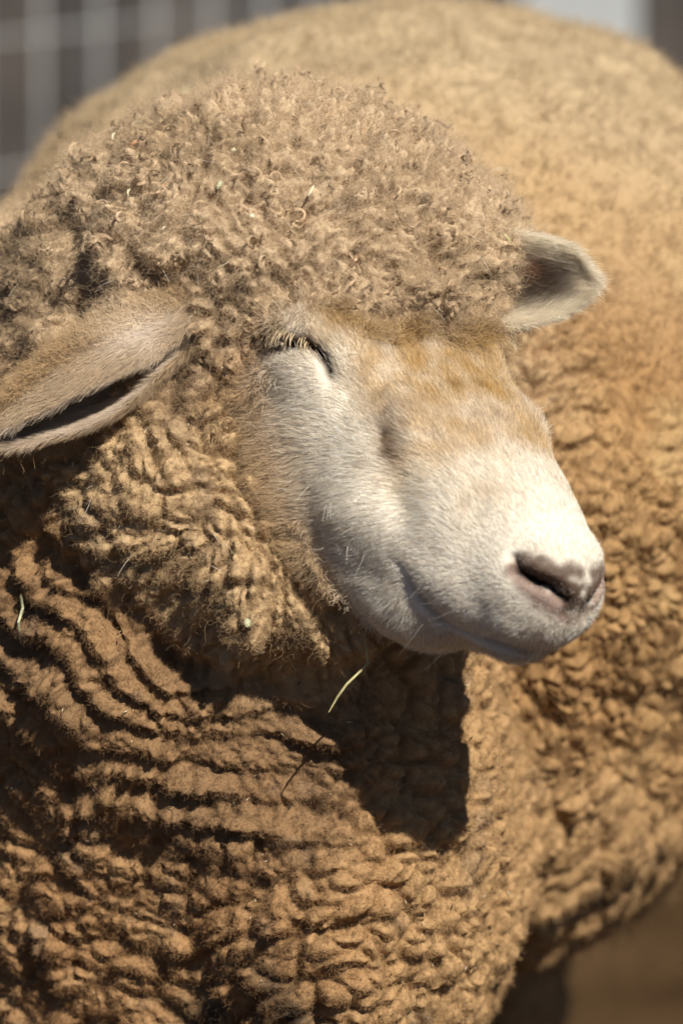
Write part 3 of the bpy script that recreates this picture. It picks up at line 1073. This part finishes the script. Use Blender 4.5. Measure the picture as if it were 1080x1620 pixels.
def stalk(px, w, mat, label, lift, name='straw_stalk', cat='straw'):
    base = [nearest(*p)[0][1] for p in px]
    pts = [at(p[0], p[1], b - l) for p, b, l in zip(px, base, lift)]
    fine = []
    for a, b in zip(pts, pts[1:]):
        for f in np.linspace(0, 1, 6)[:-1]:
            fine.append(a + (b - a) * f)
    fine.append(pts[-1])
    ribbon(name, fine, w, w * 0.6, SM[mat], label, cat)


j0 = min(nearest(*p)[0][1] for p in ((577, 1015), (580, 1035), (560, 1020), (540, 1060)))
ribbon('straw_stalk', [at(577, 1012, j0 - 0.004), at(580, 1030, j0 - 0.006), at(582, 1050, j0 - 0.007), at(572, 1060, j0 - 0.008), at(548, 1083, j0 - 0.010), at(533, 1104, j0 - 0.010), at(520, 1127, j0 - 0.009)],
       0.0006, 0.0004, SM['gold'], 'bent yellow green straw hanging under the jaw before the shadowed chest', 'straw')
stalk([(33, 940), (36, 962), (29, 985), (33, 1016)], 0.0007, 'green', 'pale green stem in the neck wool at the left edge', (0.006, 0.008, 0.008, 0.006))
c0 = nearest(760, 1030)[0][1]
ribbon('twig', [at(722, 1018, c0), at(723, 1032, c0 - 0.002), at(729, 1048, c0 - 0.003), at(737, 1056, c0 - 0.003), at(746, 1052, c0 - 0.002), at(753, 1043, c0)],
       0.00035, 0.0003, SM['dark'], 'tiny dark curled twig hanging under the chin', 'twig')

# fine chaff and specks of dirt all through the wool, too many to count
T, W = scatter(near * (1.6e3 + 2.6e3 * top) * (FC > 0.0))
n = len(T)
r0, nn = mixv(P, T, W), nrm(mixv(Nd, T, W))
dd = rnd(n); dd = nrm(dd - 0.8 * (dd * nn).sum(1)[:, None] * nn); ww = nrm(np.cross(dd, nn))
Lc = (0.0008 + 0.0016 * rng.random(n))[:, None]; wc = (0.0002 + 0.0003 * rng.random(n))[:, None]
c0_ = r0 + nn * 0.0018
quad = np.stack([c0_ - dd * Lc, c0_ + ww * wc, c0_ + dd * Lc, c0_ - ww * wc, c0_ + nn * wc], 1)
Vc = to_world(quad.reshape(-1, 3))
b5 = np.arange(n)[:, None] * 5
Fc = np.concatenate([b5 + np.array(f) for f in ((0, 1, 4), (1, 2, 4), (2, 3, 4), (3, 0, 4), (0, 3, 2), (0, 2, 1))])
cm = mesh_from('chaff', Vc - SHEEP, Fc, False)
pal = np.array([(0.60, 0.52, 0.36), (0.40, 0.30, 0.17), (0.16, 0.09, 0.05), (0.05, 0.035, 0.025)])
cc5 = np.repeat(pal[rng.choice(4, n, p=(0.3, 0.25, 0.25, 0.2))], 5, 0)
ca5 = cm.attributes.new('col', 'FLOAT_COLOR', 'POINT')
ca5.data.foreach_set('color', np.concatenate([cc5, np.ones((len(cc5), 1))], 1).astype(np.float32).ravel())
cm.materials.append(wool_material('chaff'))
chaff = bpy.data.objects.new('chaff', cm); COL.objects.link(chaff); chaff.location = SHEEP
tag(chaff, 'fine chaff and dirt specks scattered through the fleece', 'chaff', kind='stuff')

# ------------------------------------------------------------------ ground and yard behind
def ground():
    n = 140
    u = np.linspace(-1, 1, n)
    g = np.sign(u) * (np.abs(u) * 4 + np.abs(u) ** 4 * 90)
    X, Y = np.meshgrid(g, g + 2.5, indexing='ij')
    Pg = np.stack([X.ravel(), Y.ravel(), np.zeros(n * n)], 1)
    Pg[:, 2] = 0.02 * fbm(Pg, 0.6, 81, 3) + 0.012 * vnoise(Pg, 0.16, 84) - 0.012
    F = [(i * n + j, (i + 1) * n + j, (i + 1) * n + j + 1, i * n + j + 1) for i in range(n - 1) for j in range(n - 1)]
    me = mesh_from('ground', Pg, np.array(F))
    m, nn_, l, b = material('dirt')
    t = nn_.new('ShaderNodeTexCoord'); x = nn_.new('ShaderNodeTexNoise'); x.inputs['Scale'].default_value = 5; x.inputs['Detail'].default_value = 10
    x2 = nn_.new('ShaderNodeTexNoise'); x2.inputs['Scale'].default_value = 60; x2.inputs['Detail'].default_value = 6
    l.new(t.outputs['Object'], x.inputs['Vector']); l.new(t.outputs['Object'], x2.inputs['Vector'])
    r = nn_.new('ShaderNodeValToRGB'); r.color_ramp.elements[0].color = (0.050, 0.030, 0.015, 1); r.color_ramp.elements[1].color = (0.105, 0.063, 0.031, 1)
    r.color_ramp.elements[0].position = 0.35; r.color_ramp.elements[1].position = 0.65
    l.new(x.outputs['Fac'], r.inputs[0]); l.new(r.outputs[0], b.inputs['Base Color'])
    bp = nn_.new('ShaderNodeBump'); bp.inputs['Distance'].default_value = 0.02; l.new(x2.outputs['Fac'], bp.inputs['Height']); l.new(bp.outputs[0], b.inputs['Normal'])
    b.inputs['Roughness'].default_value = 1.0; b.inputs['Specular IOR Level'].default_value = 0.0
    me.materials.append(m)
    o = bpy.data.objects.new('ground', me); COL.objects.link(o); o['kind'] = 'structure'


ground()


def box_mesh(name, sx, sy, sz, mat, bev=0.0):
    bm = bmesh.new(); bmesh.ops.create_cube(bm, size=1.0)
    for v in bm.verts:
        v.co = Vector((v.co.x * sx, v.co.y * sy, v.co.z * sz))
    if bev:
        bmesh.ops.bevel(bm, geom=bm.edges[:], offset=bev, segments=2, affect='EDGES')
    me = bpy.data.meshes.new(name); bm.to_mesh(me); bm.free(); me.materials.append(mat)
    return me


def rod_mesh(name, r, L, mat, ax):
    bm = bmesh.new(); bmesh.ops.create_cone(bm, cap_ends=True, segments=10, radius1=r, radius2=r, depth=L)
    if ax == 'X':
        bmesh.ops.rotate(bm, verts=bm.verts, matrix=Matrix.Rotation(R(90), 3, 'Y'))
    me = bpy.data.meshes.new(name); bm.to_mesh(me); bm.free(); me.materials.append(mat)
    me.polygons.foreach_set('use_smooth', np.ones(len(me.polygons), bool))
    return me


galv = plain_material('galvanised_wire', (0.29, 0.29, 0.285), 0.6, 0.1, noise=30, var=0.2)
fence = bpy.data.objects.new('wire_fence', None); COL.objects.link(fence)
tag(fence, 'grey wire mesh fence panel blurred behind the sheep at upper left', 'fence')
fence.location = (-1.12, 2.20, 0); fence.rotation_euler = (0, 0, R(60))
FL = 2.76
vm = rod_mesh('wire', 0.0036, 1.1, galv, 'Z'); hm = rod_mesh('wire', 0.0036, FL, galv, 'X')
for k in range(25):
    o = child('wire', vm, fence); o.location = (k * 0.115, 0, 0.57)
for z in (0.03, 0.15, 0.28, 0.42, 0.56, 0.70, 0.84, 0.98, 1.10):
    o = child('wire', hm, fence); o.location = (FL / 2, 0.0072, z)
pm = rod_mesh('post', 0.022, 1.25, galv, 'Z')
for x in (-0.03, FL + 0.03):
    o = child('post', pm, fence); o.location = (x, 0, 0.625)

# dark shed wall of upright boards and a white painted post
shed = bpy.data.objects.new('shed_wall', None); COL.objects.link(shed)
tag(shed, 'dark brown plank shed wall far behind the wire fence', 'wall')
shed.location = (0, 7.6, 0)
bmats = [plain_material('plank_%d' % k, c, 0.85, noise=6, var=0.4) for k, c in enumerate(((0.055, 0.047, 0.042), (0.043, 0.039, 0.037), (0.066, 0.057, 0.051)))]
bms = [box_mesh('plank', 0.145, 0.03, 2.6, m, 0.004) for m in bmats]
for k in range(44):
    o = child('plank', bms[(k * 7 + k // 3) % 3], shed); o.location = (-3.3 + k * 0.152, 0.008 * (k % 2), 1.3)
o = child('rail', box_mesh('rail', 6.7, 0.05, 0.10, bmats[1], 0.004), shed); o.location = (0, 0.06, 0.5)
post = bpy.data.objects.new('white_post', box_mesh('white_post', 0.15, 0.10, 2.0, plain_material('white_paint', (0.36, 0.38, 0.39), 0.6, noise=8, var=0.12), 0.008))
COL.objects.link(post); post.location = (0.277, 4.6, 1.0)
tag(post, 'blurred white painted post behind the back of the sheep at upper right', 'post')
